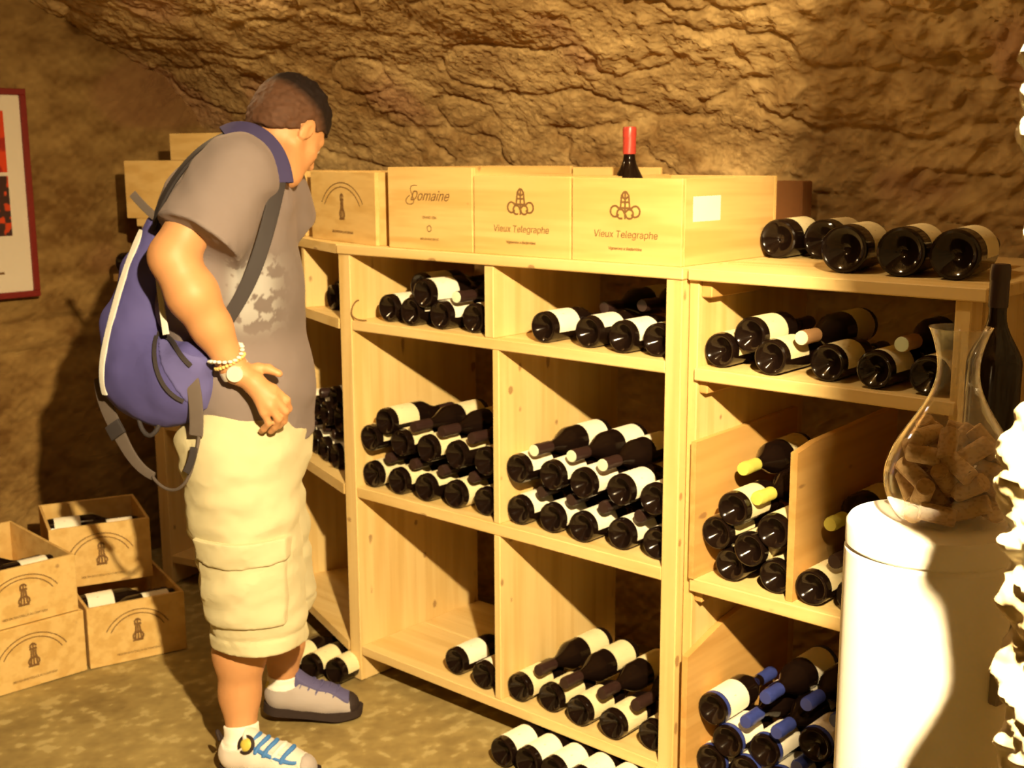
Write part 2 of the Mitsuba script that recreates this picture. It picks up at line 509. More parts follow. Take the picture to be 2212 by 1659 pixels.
def rubble_pillar():
    # rough stone end of the right-hand wall: rounded corner at (2.44, -1.30)
    zs = np.arange(-0.03, 2.5, 0.006)
    x0, y0, cr = 2.461, -1.290, 0.035
    path = np.vstack([np.stack([np.full(70, x0), np.linspace(0.8, y0 + cr, 70)], 1),
                      np.stack([x0 + cr * (1 - np.cos(np.linspace(0, math.pi / 2, 20))), y0 + cr - cr * np.sin(np.linspace(0, math.pi / 2, 20))], 1)[1:],
                      np.stack([np.linspace(x0 + cr, 3.6, 120), np.full(120, y0)], 1)[1:]])
    t = np.gradient(path, axis=0)
    t /= np.linalg.norm(t, axis=1, keepdims=True)
    n2 = np.stack([t[:, 1], -t[:, 0]], 1)
    P = np.zeros((len(path), len(zs), 3))
    P[..., 0], P[..., 1], P[..., 2] = path[:, :1], path[:, 1:2], zs[None]
    N = np.zeros_like(P)
    N[..., :2] = n2[:, None]
    c = nfbm(P * [9, 9, 9], 3, 101) - 0.5
    d = 0.070 * c + 0.020 * np.abs(nfbm(P * [26, 26, 34], 2, 111) - 0.5) * 2 + 0.04 * (nfbm(P * [3.1, 3.1, 3.4], 2, 121) - 0.5) + 0.007 * (nnoise(P * [90, 90, 110], 131) - 0.5)
    return sheet(P, N, d)


put('wall_right', rubble_pillar(), 'pale_rock', True)
tag('spot_lamp', 'small spotlight under the vault that lights the racks', 'lamp')
tag('fill_light', 'added warm fill light under the vault, nearer the left wall', 'lamp')
tag('fill_light_001', 'added warm fill light under the vault above the right rack', 'lamp')
_tube = lathe([(0.030, -0.05), (0.060, -0.05), (0.060, 0.078), (0.056, 0.078), (0.056, -0.03), (0.030, -0.05)], 28)
put('spot_lamp__housing', _tube, 'grey_plastic', False, lamp_frame(LAMP, AIM))
tag('wall_right', 'brightly lit rubble stone wall end at the right edge', kind='structure')

# ------------------------------------------------------------------ racks


def rack(key, label, M, parts):
    for name, b, m in parts:
        k = numbered(f'{key}__{name}')
        put(k, cbox(*b, 0.0025), m, False, M)
    tag(key, label, 'shelf', 'wooden wine racks')


I4 = T()
DEP = 0.527
rack('wine_rack', 'two-column pine wine rack in the middle, topped by a row of crates', I4, [
    ('side_panel', (0.052, 0.103, 0, DEP, 0, 1.318), 'wood_z'), ('side_panel', (1.213, 1.258, 0, DEP, 0, 1.318), 'wood_z'),
    ('top_board', (0.053, 1.262, -0.006, 0.735, 1.318, 1.345), 'wood_x'),
    ('shelf_board', (0.103, 1.213, 0.002, DEP, 1.096, 1.125), 'wood_x'), ('shelf_board', (0.103, 1.213, 0.002, DEP, 0.588, 0.621), 'wood_x'),
    ('shelf_board', (0.103, 1.213, 0.002, 0.262, 0.084, 0.114), 'wood_x'), ('shelf_board', (0.103, 1.213, 0.265, DEP, 0.084, 0.114), 'wood_x'),
    ('divider', (0.634, 0.667, 0.004, 0.46, 1.125, 1.318), 'wood_z'), ('divider', (0.661, 0.684, 0.004, DEP, 0.621, 1.096), 'wood_z'),
    ('divider', (0.661, 0.684, 0.004, DEP, 0.114, 0.588), 'wood_z')])
put('wine_rack__wire_hook', tube([(.104, .03, 1.182), (.106, .004, 1.165), (.112, -.004, 1.142), (.130, -.003, 1.132), (.165, .004, 1.130)], .0022, 8), 'ink', True)
labels['wine_rack__wire_hook'] = {'label': 'thin bent wire hook'}
rack('wine_rack_001', 'pine wine rack on the right with loose boards among its bottles', I4, [
    ('side_panel', (1.264, 1.29, 0.02, DEP, 0, 1.318), 'wood_z'), ('post', (1.885, 1.918, 0.012, 0.07, 0, 1.318), 'wood_z'), ('side_panel', (1.90, 1.918, 0.09, DEP, 0, 1.318), 'wood_z'),
    ('top_board', (1.272, 1.950, 0.0, 0.735, 1.318, 1.345), 'wood_x'),
    ('shelf_board', (1.29, 1.90, 0.006, DEP, 1.088, 1.117), 'wood_x'), ('shelf_board', (1.29, 1.90, 0.006, DEP, 0.580, 0.613), 'wood_x'), ('shelf_board', (1.29, 1.90, 0.006, DEP, 0.084, 0.114), 'wood_x'),
    ('batten', (1.29, 1.318, 0.03, DEP, 1.278, 1.316), 'ply_y'), ('batten', (1.29, 1.312, 0.03, DEP, 1.055, 1.087), 'ply_y'), ('batten', (1.29, 1.312, 0.03, DEP, 0.548, 0.579), 'ply_y')])
MC = T().translate([0.046, 0.0, 0]).rotate([0, 0, 1], -20)   # runs left from the middle rack, turned back 20 degrees; its boards are cut to meet that rack's side
rack('wine_rack_002', 'pine wine rack on the left, half hidden behind the man', MC, [
    ('side_panel', (-0.70, -0.66, 0.0, 0.5, 0, 1.318), 'wood_z'), ('divider', (-0.335, -0.310, 0.004, 0.46, 1.125, 1.318), 'wood_z')])
for nm_, x0_, z0_, z1_ in (('top_board', -0.72, 1.318, 1.345), ('shelf_board', -0.66, 1.096, 1.125), ('shelf_board', -0.66, 0.588, 0.621), ('shelf_board', -0.66, 0.084, 0.114)):
    from shapely.geometry import Polygon
    m_ = trimesh.creation.extrude_polygon(Polygon([(x0_, 0), (-0.002, 0), (-0.186, 0.5), (x0_, 0.5)]), z1_ - z0_, engine='earcut')
    m_.apply_translation([0, 0, z0_])
    put(numbered('wine_rack_002__' + nm_), m_, 'wood_x', False, MC)
MD = T().translate([-1.145, 0.09, 0]).rotate([0, 0, 1], 14)
rack('wine_rack_003', 'narrow pine rack by the left wall, seen behind the backpack', MD, [
    ('side_panel', (0.0, 0.05, 0.0, 0.42, 0, 1.352), 'wood_z'), ('side_panel', (0.43, 0.47, 0.0, 0.42, 0, 1.352), 'wood_z'), ('top_board', (-0.02, 0.47, -0.004, 0.42, 1.352, 1.38), 'wood_x'),
    ('shelf_board', (-0.16, 0.43, 0.002, 0.40, 1.145, 1.172), 'wood_x'), ('shelf_board', (0.05, 0.43, 0.002, 0.40, 0.60, 0.63), 'wood_x'), ('shelf_board', (0.05, 0.43, 0.002, 0.40, 0.084, 0.114), 'wood_x')])


def loose_board(label, prof, x0, x1):
    """prof: polygon in (y, z)"""
    from shapely.geometry import Polygon
    m = trimesh.creation.extrude_polygon(Polygon(prof), x1 - x0, engine='earcut')
    v = m.vertices.copy()
    m.vertices = np.stack([x0 + v[:, 2], v[:, 0], v[:, 1]], 1)
    m.fix_normals()
    k = numbered('loose_board')
    put(k, m, 'ply_y')
    tag(k, label, 'board')


loose_board('upright loose plywood board leaning on the left panel of the right rack, middle shelf', [(0.0, 0.614), (0.47, 0.614), (0.47, 0.955), (0.0, 0.945)], 1.292, 1.306)
loose_board('loose plywood board standing as a divider in the right rack, middle shelf', [(0.02, 0.614), (0.52, 0.614), (0.52, 0.985), (0.10, 0.968), (0.02, 0.955)], 1.538, 1.555)
loose_board('slanted-top loose board in the bottom bay of the right rack', [(-0.02, 0.115), (0.46, 0.115), (0.46, 0.52), (0.14, 0.47), (-0.02, 0.425)], 1.293, 1.309)

# ------------------------------------------------------------------ bottles
BR, BL = 0.040, 0.286


def bottle_profile(R=BR, L=BL, rn=0.0140):
    s = L / 0.286
    pr = [(0, 0.026 * s), (R * 0.28, 0.022 * s), (R * 0.62, 0.008), (R * 0.80, 0.0015), (R * 0.88, 0), (R * 0.96, 0.002), (R, 0.007), (R, 0.145 * s)]
    for t in np.linspace(0, 1, 9)[1:]:
        w = 0.5 - 0.5 * math.cos(math.pi * t ** 0.85)
        pr.append((R + (rn - R) * w, (0.145 + 0.075 * t) * s))
    pr += [(rn, 0.262 * s), (rn + 0.0015, 0.264 * s), (rn + 0.0015, 0.280 * s), (rn, 0.286 * s), (0, 0.286 * s)]
    return pr


BODY = lathe(bottle_profile(), 28)
BODY_D = {m: mikit.ply(BODY, m, 40) for m in ('bottle_glass', 'bottle_green')}


def label_patch(R, z0, z1, half):
    a = np.linspace(-half, half, 22)
    v, uv = [], []
    for z, b in ((z0, 0), (z1, 1)):
        for i, t in enumerate(a):
            v.append(((R + 0.0006) * math.sin(t), -(R + 0.0006) * math.cos(t), z))
            uv.append((i / 21, b))
    n = len(a)
    f = [(i, i + 1, n + i + 1) for i in range(n - 1)] + [(i, n + i + 1, n + i) for i in range(n - 1)]
    return trimesh.Trimesh(np.array(v), np.array(f), process=False), np.array(uv)


_lm, _luv = label_patch(BR, 0.022, 0.106, math.radians(105))
LABEL_D = {m: mikit.ply(_lm, m, True, uv=_luv) for m in ('label_paper', 'label_cream')}
_cap = lathe([(0.0152, 0.222), (0.0158, 0.224), (0.0158, 0.2625), (0.0166, 0.264), (0.0166, 0.2815), (0.0150, 0.2875), (0, 0.288)], 20)
CAP_D = {m: mikit.ply(_cap, m, 40) for m in ('capsule_dark', 'capsule_pale', 'capsule_red', 'capsule_blue', 'capsule_yellow', 'capsule_tan')}
TIP_D = mikit.ply(lathe([(0, .2872), (.0150, .2872), (.0156, .2862), (.0150, .2888), (0, .2892)], 20), 'capsule_pale', 40)
_band = lathe([(BR + 0.0006, 0.009), (BR + 0.0007, 0.011), (BR + 0.0007, 0.020), (BR + 0.0006, 0.0205)], 28)
BAND_D = mikit.ply(_band, 'capsule_blue', True)


def bottle(label, M, glass='bottle_glass', paper='label_paper', cap='capsule_dark', group=None, band=False, tip=False):
    k = numbered('wine_bottle')
    scene[k + '__glass_body'] = {**BODY_D[glass], 'to_world': M}
    if paper:
        scene[k + '__paper_label'] = {**LABEL_D[paper], 'to_world': M}
    scene[k + '__capsule'] = {**CAP_D[cap], 'to_world': M}
    if tip:
        scene[k + '__capsule_top'] = {**TIP_D, 'to_world': M}
        labels[k + '__capsule_top'] = {'label': 'pale green capsule top'}
    if band:
        scene[k + '__blue_band'] = {**BAND_D, 'to_world': M}
    tag(k, label, 'bottle', group)
    return k


rng = np.random.default_rng(3)
ORD = ['first', 'second', 'third', 'fourth', 'fifth', 'sixth', 'seventh']
LAY = ['bottom', 'second', 'third', 'fourth', 'fifth']


def lying(x, z, y, front, roll, yaw, base=I4):
    """axis along y; front=True: base towards the viewer"""
    if front:
        return base @ T().translate([x, y, z]).rotate([0, 0, 1], yaw).rotate([1, 0, 0], -90).rotate([0, 0, 1], roll)
    return base @ T().translate([x, y + BL, z]).rotate([0, 0, 1], yaw).rotate([1, 0, 0], 90).rotate([0, 0, 1], roll + 180)


def bay(name, items, paper='label_paper', cap='capsule_dark', ncap='capsule_pale', glass='bottle_glass', band=False, base=I4, seed=0, tips=False):
    """items: (layer, x, z, y, base_out)"""
    r = np.random.default_rng(seed)
    count = {}
    for lay, x, z, y, front in sorted(items, key=lambda t: (t[0], t[1])):
        i = count.get(lay, 0)
        count[lay] = i + 1
        way = 'base outward' if front else 'neck outward'
        # lathe z axis -> y; the label patch faces local -y, which the rotation turns up
        roll = float(r.normal(0, 14))
        top_lay = max(t[0] for t in items)
        M = lying(x, z, y + float(r.uniform(-0.012, 0.012)), front, roll, float(r.uniform(-1.2, 1.2)), base)
        bottle(f'dark bottle {way}, {ORD[i]} from left, {LAY[lay]} layer, {name}', M, glass, paper, cap if front else (ncap if lay == top_lay or ncap == 'capsule_blue' else 'capsule_dark'), 'bottles lying in the wine racks', band, tip=tips and not front and lay == top_lay)


def stack(zb, xs, pat, r=BR, y=0.03):
    """zigzag stack: layer k over layer k-1's gaps; pat: per layer list of (slot, base_out)"""
    pitch = np.mean(np.diff(xs))
    dz = math.sqrt(max((2 * r) ** 2 - (pitch / 2) ** 2, 1e-6))
    out = []
    for lay, slots in enumerate(pat):
        for s, front in slots:
            x = xs[s] if lay % 2 == 0 else (xs[s] + xs[s + 1]) / 2
            out.append((lay, x, zb + r + lay * dz + 0.001, y if front else y + 0.015, front))
    return out


Tt, Ff = True, False
# middle rack
bay('top left bay of middle rack', [(0, .215, 1.166, .03, Tt), (0, .325, 1.166, .03, Tt), (0, .442, 1.166, .03, Tt), (0, .56, 1.166, .03, Tt),
                                    (1, .270, 1.225, .11, Tt), (1, .383, 1.222, .03, Tt), (1, .50, 1.220, .04, Ff)], seed=1, ncap='capsule_dark', tips=True)
bay('top right bay of middle rack', [(0, .817, 1.166, .03, Tt), (0, .957, 1.166, .03, Tt), (0, 1.071, 1.166, .03, Tt), (0, 1.165, 1.166, .03, Tt),
                                     (1, .887, 1.206, .19, Ff), (1, 1.014, 1.223, .17, Ff), (1, 1.118, 1.231, .17, Ff)], ncap='capsule_dark', seed=2)
bay('middle left bay of middle rack', stack(.621, [.146, .262, .374, .487, .60], [[(i, Tt) for i in range(5)], [(i, Ff) for i in range(4)], [(i, Tt) for i in range(5)],
                                            [(0, Tt), (1, Ff), (2, Ff), (3, Ff)]]), paper='label_cream', ncap='capsule_dark', seed=3)
bay('middle right bay of middle rack', stack(.621, [.726, .838, .948, 1.059, 1.170], [[(i, Tt) for i in range(5)], [(i, Ff) for i in range(4)], [(i, Tt) for i in range(5)],
                                             [(0, Ff), (1, Ff), (2, Ff)]]), seed=4, ncap='capsule_dark', tips=True)
bay('bottom left bay of middle rack', [(0, .47, .155, .03, Tt), (0, .597, .155, .03, Tt)], seed=5)
bay('bottom right bay of middle rack', stack(.114, [.726, .833, .942, 1.054, 1.165], [[(i, Tt) for i in range(5)], [(i, Ff) for i in range(4)]]), paper='label_cream', ncap='capsule_dark', seed=6)
# right rack
bay('top shelf of right rack', [(0, 1.335, 1.158, .03, Tt), (0, 1.474, 1.158, .03, Tt), (0, 1.604, 1.158, .03, Tt), (0, 1.717, 1.158, .03, Tt), (0, 1.83, 1.158, .03, Tt),
                                (1, 1.405, 1.198, .04, Tt), (1, 1.539, 1.205, .04, Ff), (1, 1.773, 1.215, .04, Ff)], paper='label_cream', seed=7, ncap='capsule_tan', tips=True)
bay('mid-height left bay of right rack', [(0, 1.377, .654, .03, Tt), (0, 1.497, .654, .03, Tt), (1, 1.347, .729, .03, Tt), (1, 1.437, .708, .03, Tt), (2, 1.392, .796, .03, Tt),
                                              (2, 1.496, .763, .03, Tt), (3, 1.444, .826, .05, Ff), (3, 1.352, .866, .12, Ff)], paper='label_cream', ncap='capsule_yellow', seed=8)
bay('mid-height right bay of right rack', [(0, 1.596, .654, .03, Tt), (0, 1.690, .654, .03, Tt), (0, 1.79, .654, .03, Tt), (1, 1.643, .719, .05, Ff), (1, 1.740, .717, .05, Ff),
                                               (2, 1.598, .786, .10, Ff), (2, 1.692, .781, .09, Ff)], paper='label_cream', ncap='capsule_yellow', seed=9)
b3 = [(0, x, .155, .03, Tt) for x in (1.350, 1.440, 1.530, 1.620, 1.710)] + [(1, x, .222, .03, x < 1.55) for x in (1.395, 1.485, 1.575, 1.665)]
b3 += [(2, 1.350, .289, .03, Tt), (2, 1.440, .289, .03, Ff), (2, 1.530, .289, .03, Ff), (2, 1.620, .289, .03, Tt), (2, 1.710, .289, .03, Tt), (3, 1.485, .356, .05, Ff), (3, 1.575, .356, .07, Ff), (3, 1.665, .356, .05, Ff)]
bay('bottom bay of right rack', b3, ncap='capsule_blue', cap='capsule_blue', band=True, seed=10)
# left rack (own coordinates)
bay('top bay of left rack', [(0, -.205, 1.166, .06, Tt), (0, -.285, 1.166, .10, Tt)], base=MC, seed=11)
bay('middle bay of left rack', stack(.621, [-.515, -.405, -.295, -.185], [[(i, Tt) for i in range(4)], [(i, Ff) for i in range(3)], [(i, Tt) for i in range(4)], [(1, Ff), (2, Tt)]], y=.05), base=MC, ncap='capsule_dark', seed=12)
# on the floor under the bottom boards
for i, x in enumerate((.792, .876, .960, 1.044, 1.128, 1.205)):
    bottle(f'pale-labelled bottle on the floor under the middle rack, {ORD[i]} from left', lying(x, .0405, -.115 + .004 * i, True, -12 + 5 * (i % 3), 0), group='bottles on the floor under the middle rack')
for i, x in enumerate((-.110, -.025, .060)):
    bottle(f'cream-labelled bottle on the floor under the left rack, {ORD[i]} from left', lying(x, .0405, -.13 + .028 * i, True, -10, 6), paper='label_cream', group='bottles on the floor under the left rack')
bottle('dark bottle end sticking out left of the narrow rack, behind the backpack', lying(-.105, 1.213, .0, True, 150, 0, MD))
bottle('upright bottle with red capsule standing in the rightmost lettered crate', T().translate([0.93, 0.235, 1.369]).scale([1.06, 1.06, 1.04]), cap='capsule_red', paper='label_paper')

# magnums on the right rack
MR, ML = 0.0515, 0.335
_mag = mikit.ply(lathe(bottle_profile(MR, ML, 0.0165), 36), 'bottle_glass', 40)
_ml, _mluv = label_patch(MR, 0.055, 0.165, math.radians(80))
_magl = mikit.ply(_ml, 'label_cream', True, uv=_mluv)
_magc = mikit.ply(lathe([(0.0178, 0.27), (0.0183, 0.272), (0.0183, 0.318), (0.0192, 0.32), (0.0192, 0.339), (0.017, 0.347), (0, 0.3475)], 20), 'capsule_dark', 40)


def magnum(label, M, s=1.0):
    k = numbered('magnum_bottle')
    for part, d in (('glass_body', _mag), ('paper_label', _magl), ('capsule', _magc)):
        scene[f'{k}__{part}'] = {**d, 'to_world': M @ T().scale(s)}
    tag(k, label, 'bottle', 'large bottles on top of the right rack' if 'top of the right rack' in label else None)


for i, (x, y, s, yaw) in enumerate(((1.298, .35, .93, 5), (1.397, .385, .93, 5), (1.600, .10, 1.0, 9), (1.728, .10, 1.0, 9), (1.842, .10, 1.0, 9))):
    magnum(f'large dark bottle lying base outward on top of the right rack, {ORD[i]} from left', T().translate([x, y, 1.3455 + MR * s]).rotate([0, 0, 1], yaw).rotate([1, 0, 0], -90).rotate([0, 0, 1], 20), s)
magnum('large dark bottle standing upright on a pedestal behind the glass decanter', T().translate([2.06, -0.24, 1.085]).rotate([0, 0, 1], 200).scale([.88, .88, .95]))

# ------------------------------------------------------------------ crates


def text_part(key, txt, h, x, z, mat_='ink', shear=0.25, bold=False):
    m = meshkit.text_mesh(txt, h, 0.0006, bold)
    v = m.vertices.copy()
    w = v[:, 0].max()
    m.vertices = np.stack([x - w / 2 + v[:, 0] + shear * v[:, 1], -v[:, 2] - 0.0002, z + v[:, 1]], 1)
    m.fix_normals()
    return m


def strokes(lines, r=0.0016, y=-0.0004):
    out = []
    for pts in lines:
        p = np.array([(a, y, b) for a, b in pts])
        out.append(ribbon(p, 2 * r, 0.0008, (0, -1, 0), 24) if len(p) > 2 else ribbon(np.array([p[0], (p[0] + p[1]) / 2, p[1]]), 2 * r, 0.0008, (0, -1, 0), 4))
    return cat(out)


def arc(cx, cz, r, a0, a1, n=9, sq=1.0):
    return [(cx + r * math.cos(math.radians(a)), cz + sq * r * math.sin(math.radians(a))) for a in np.linspace(a0, a1, n)]


def emblem(kind, w, h):
    """printed marks on a crate front of width w and height h, in its own plane"""
    cx = w / 2
    if kind == 'tower':
        s, cz = h / 0.2, h * 0.66
        L = [arc(cx - .030 * s, cz - .010 * s, .013 * s, 20, 330), arc(cx + .030 * s, cz - .010 * s, .013 * s, -150, 160), arc(cx - .013 * s, cz - .016 * s, .011 * s, 0, 300), arc(cx + .013 * s, cz - .016 * s, .011 * s, 180, 520),
             [(cx, cz + .034 * s), (cx, cz - .028 * s)], [(cx - .012 * s, cz + .012 * s), (cx + .012 * s, cz + .012 * s)], [(cx - .022 * s, cz - .002 * s), (cx + .022 * s, cz - .002 * s)],
             arc(cx, cz + .028 * s, .008 * s, 0, 340), [(cx - .010 * s, cz + .030 * s), (cx - .014 * s, cz - .004 * s)], [(cx + .010 * s, cz + .030 * s), (cx + .014 * s, cz - .004 * s)]]
        return [('emblem', strokes(L, .0024)), ('lettering', text_part('', 'Vieux Telegraphe', .0165, cx, h * 0.30, shear=.12)), ('lettering', text_part('', 'Vignerons a Bedarrides', .0065, cx, h * 0.155, bold=True))]
    if kind == 'script':
        return [('lettering', text_part('', 'Domaine', .026, cx, h * .60, shear=.45)), ('lettering', text_part('', 'GRAND VIN', .007, cx, h * .38, shear=0)),
                ('emblem', strokes([arc(cx, h * .26, .008, 0, 350)], .0012)), ('lettering', text_part('', 'MIS EN BOUTEILLE', .0055, cx, h * .12, shear=0)),
                ('flourish', strokes([[(cx - .075, h * .66), (cx - .085, h * .56), (cx - .06, h * .57), (cx - .07, h * .72), (cx - .045, h * .78)]], .0012))]
    if kind == 'arc':
        L = [arc(cx, h * .30, w * .36, 28, 152, 13, .8 * h / w * 1.9), arc(cx, h * .30, w * .31, 28, 152, 13, .8 * h / w * 1.95)]
        fig = [[(cx, h * .70), (cx, h * .32)], [(cx - .012, h * .60), (cx + .012, h * .60)], [(cx - .012, h * .46), (cx + .012, h * .48)], arc(cx, h * .64, .009, 0, 340), arc(cx - .004, h * .40, .012, 60, 300), arc(cx + .005, h * .40, .012, -120, 120),
               [(cx - .006, h * .58), (cx - .009, h * .36)], [(cx + .006, h * .58), (cx + .010, h * .36)], [(cx - .018, h * .33), (cx + .016, h * .33)]]
        return [('arched_lettering', strokes(L, .0016)), ('emblem', strokes(fig, .0028)), ('lettering', text_part('', 'MIS EN BOUTEILLE AU CHATEAU', .0062, cx, h * .13, shear=0, bold=True))]
    return []


def crate(label, M, w, d, h, kind, mat_='crate_wood', lid=False, group='wooden wine crates'):
    k = numbered('wine_crate')
    t = 0.012
    mf, ms = mat_, 'crate_wood_y'
    put(k + '__front_panel', cbox(0, w, 0, t, 0, h, .0012), mf, False, M)
    put(k + '__back_panel', cbox(0, w, d - t, d, 0, h, .0012), mf, False, M)
    put(k + '__side_panel', cbox(0, t * .8, t, d - t, 0, h, .0012), ms, False, M)
    put(k + '__side_panel_001', cbox(w - t * .8, w, t, d - t, 0, h, .0012), ms, False, M)
    put(k + '__bottom_panel', cbox(t * .8, w - t * .8, t, d - t, 0.002, t * .9, .0012), ms, False, M)
    if lid:
        put(k + '__lid_slat', cbox(t, w - t, d - 2.2 * t, d - 1.2 * t, h * .5, h + 0.018, .0012), mf, False, M)
    for i, (part, m) in enumerate(emblem(kind, w, h)):
        put(numbered(f'{k}__{part}'), m, 'ink', False, M)
    tag(k, label, 'crate', group)
    return k


k = crate('crate with tower emblem and an upright bottle, right end of the top row', T().translate([0.924, 0.012, 1.3455]), .321, .42, .199, 'tower')
put(k + '__sticker', cbox(.3212, .3218, .044, .160, .100, .158, .0002), 'sticker', False, T().translate([0.924, 0.012, 1.3455]))
labels[k + '__sticker'] = {'label': 'white paper sticker'}
crate('crate with tower emblem, second from the right in the top row', T().translate([0.593, 0.012, 1.3455]), .325, .42, .201, 'tower', lid=True)
crate('taller pale crate with faint script lettering in the top row', T().translate([0.262, 0.012, 1.3455]), .324, .42, .222, 'script')
crate('crate with arched emblem beside the pale script crate, on the left rack', T().translate([-0.213, 0.122, 1.3455]).rotate([0, 0, 1], -14), .425, .255, .207, 'arc')
crate('plain orange-toned crate on the left rack beside the man\'s chest', T().translate([-0.645, 0.275, 1.3455]).rotate([0, 0, 1], -17.5), .36, .26, .205, '')
MN = T().translate([-0.640, -0.850, 0]).rotate([0, 0, 1], 85.5)
crate('front crate at the bottom of the left floor stack, arched emblem', MN, .330, .50, .200, 'arc')
crate('open crate on top of the front floor stack at the left edge', MN @ T().translate([-.012, .012, .201]), .333, .50, .182, 'arc')
MF = T().translate([-0.611, -0.512, 0]).rotate([0, 0, 1], 73.5)
crate('lower open crate of bottles on the floor, nearest the man', MF, .310, .40, .200, 'arc')
MG = T().translate([-0.845, -0.500, .202]).rotate([0, 0, 1], 68)
crate('upper open crate of bottles stacked behind, below the backpack', MG, .320, .33, .205, 'arc')
MT = T().translate([-1.205, 0.07, 1.3805]).rotate([0, 0, 1], 14)
crate('plain crate high on the narrow rack behind the man\'s shoulder', MT, .42, .33, .205, '', group=None)
crate('upper crate stacked behind the man\'s back, under the rock vault', MT @ T().translate([.13, .10, .2055]), .36, .22, .095, '', group=None)
# bottles in the open crates: along the crate's width
for M, nm, dps in ((MF, 'lower open crate beside the man', (.075, .165)), (MG, 'upper open crate below the backpack', (.09, .185)), (MN @ T().translate([-.012, .012, .201]), 'open crate at the left edge', (.09, .18))):
    hh = .150 if nm[0] != 'o' else .13
    for i, dp in enumerate(dps):
        fl = i % 2 == 0
        Mb = M @ T().translate([.298 if fl else .0115, dp, hh]).rotate([0, 1, 0], -90 if fl else 90).rotate([0, 0, 1], 90 if fl else -90)
        bottle(f'white-labelled bottle lying in the {"front" if i == 0 else "back"} of the {nm}', Mb, group='bottles lying in the floor crates')
    for i, dp in enumerate(dps):
        Mb = M @ T().translate([.298, dp - .01, .062]).rotate([0, 1, 0], -90)
        bottle(f'lower dark bottle beneath the {"front" if i == 0 else "back"} bottle in the {nm}', Mb, group='bottles lying in the floor crates')

k = 'cardboard_box'
put(k, cat([cbox(1.095, 1.185, .672, .728, 1.3455, 1.526, .003)]), 'brown_box')
tag(k, 'small dark brown box behind the large bottles, beside the end crate', 'box')

# ------------------------------------------------------------------ poster on the left wall
MP = T().translate([-1.478, -0.150, 1.097]).rotate([0, 0, 1], 90).rotate([1, 0, 0], 0)
# local: x -> world y (leftwards negative), y -> -x, so front faces local -y = world +x


def poster():
    w, h, fr = 0.50, 0.743, 0.022
    k = 'framed_poster'
    put(k + '__frame', cat([cbox(-w, 0, -.018, .004, 0, fr), cbox(-w, 0, -.018, .004, h - fr, h), cbox(-w, -w + fr, -.018, .004, fr, h - fr), cbox(-fr, 0, -.018, .004, fr, h - fr)]), 'frame_red', False, MP)
    put(k + '__mount_board', cbox(-w + fr, -fr, -.006, .003, fr, h - fr, .0005), 'mat_board', False, MP)
    put(k + '__upper_picture', cbox(-w + .09, -.085, -.0075, -.006, .450, .665, .0003), 'print_red', False, MP)
    put(k + '__lower_picture', cbox(-w + .09, -.085, -.0075, -.006, .225, .437, .0003), 'print_dark', False, MP)
    put(k + '__caption', cbox(-w + .15, -.125, -.0068, -.006, .088, .096, .0002), 'ink', False, MP)
    tag(k, 'dark red framed poster with two red and black pictures on the left wall', 'picture')


poster()

# ------------------------------------------------------------------ pedestals, decanter, corks


def pedestal(label, x, y, r, h, tagbox=False):
    k = numbered('pedestal')
    M = T().translate([x, y, 0])
    put(k + '__column', lathe([(0, 0), (r, 0), (r, h - .040), (r - .002, h - .037), (r - .0045, h - .034), (0, h - .034)], 72), 'paint_white', 35, M)
    put(k + '__top_disc', lathe([(0, h - .034), (r - .004, h - .034), (r - .001, h - .031), (r - .001, h - .006), (r - .005, h), (0, h)], 72), 'paint_white', 35, M)
    if tagbox:
        a = math.radians(-12)
        Mt = M @ T().rotate([0, 0, 1], math.degrees(a)).translate([r, 0, h - .183])
        put(k + '__socket_box', cat([cbox(-.004, .011, -.020, .020, -.022, .020, .003), cbox(-.004, .014, -.022, .022, .019, .024, .001)]), 'grey_plastic', False, Mt)
        labels[k + '__socket_box'] = {'label': 'small dark grey box'}
    tag(k, label, 'pedestal')


PX, PY = 2.221, -0.855
pedestal('round white pedestal column holding the glass decanter, brightly lit', PX, PY, 0.1075, 1.140, True)
pedestal('shaded white pedestal behind, carrying the upright large bottle', 2.06, -0.24, 0.09, 1.085)
DC = np.array([2.236, -0.841, 1.1402])
prof = [(0.0, .0035), (.030, .003), (.050, .0022), (.058, .0010), (.062, .0015), (.068, .007), (.0765, .024), (.0815, .042), (.0825, .058), (.0800, .074), (.0730, .092), (.0620, .112), (.0480, .134), (.0360, .155), (.0285, .174), (.0255, .192), (.0262, .208), (.0300, .226), (.0350, .241), (.0382, .2475)]
pp = spline([(a, b) for a, b in prof[5:]], 40)
outer = prof[:5] + [tuple(q) for q in pp]
put('glass_decanter', lathe(outer, 72), 'clear_glass', True, T().translate(DC.tolist()))
inner = [(max(a - .0022, 0.0), b + .003) for a, b in outer[:5]] + [(a - .0020, b) for a, b in outer[6:]]
put('glass_decanter__inner_wall', lathe(inner, 72), 'clear_glass', True, T().translate(DC.tolist()))
tag('glass_decanter', 'clear wide-bellied glass decanter filled with corks on the white pedestal', 'decanter')
_cork = mikit.ply(lathe([(0, 0), (.0105, 0), (.0117, .0012), (.0117, .0428), (.0105, .044), (0, .044)], 14), 'cork', 40)
r = np.random.default_rng(12)
got = []
for tries in range(60000):
    z = r.uniform(.016, .118)
    R = np.interp(z, [p[1] for p in outer[4:]], [p[0] for p in outer[4:]]) - .024
    rad, a = R * math.sqrt(r.uniform()), r.uniform(0, 2 * math.pi)
    c = np.array([rad * math.cos(a), rad * math.sin(a), z])
    if all(np.linalg.norm(c - g[0]) > .0268 for g in got):
        lim = 25 if z < .03 else 60
        got.append((c, r.uniform(0, 360), 90 + r.uniform(-lim, lim)))
    if len(got) >= 46:
        break
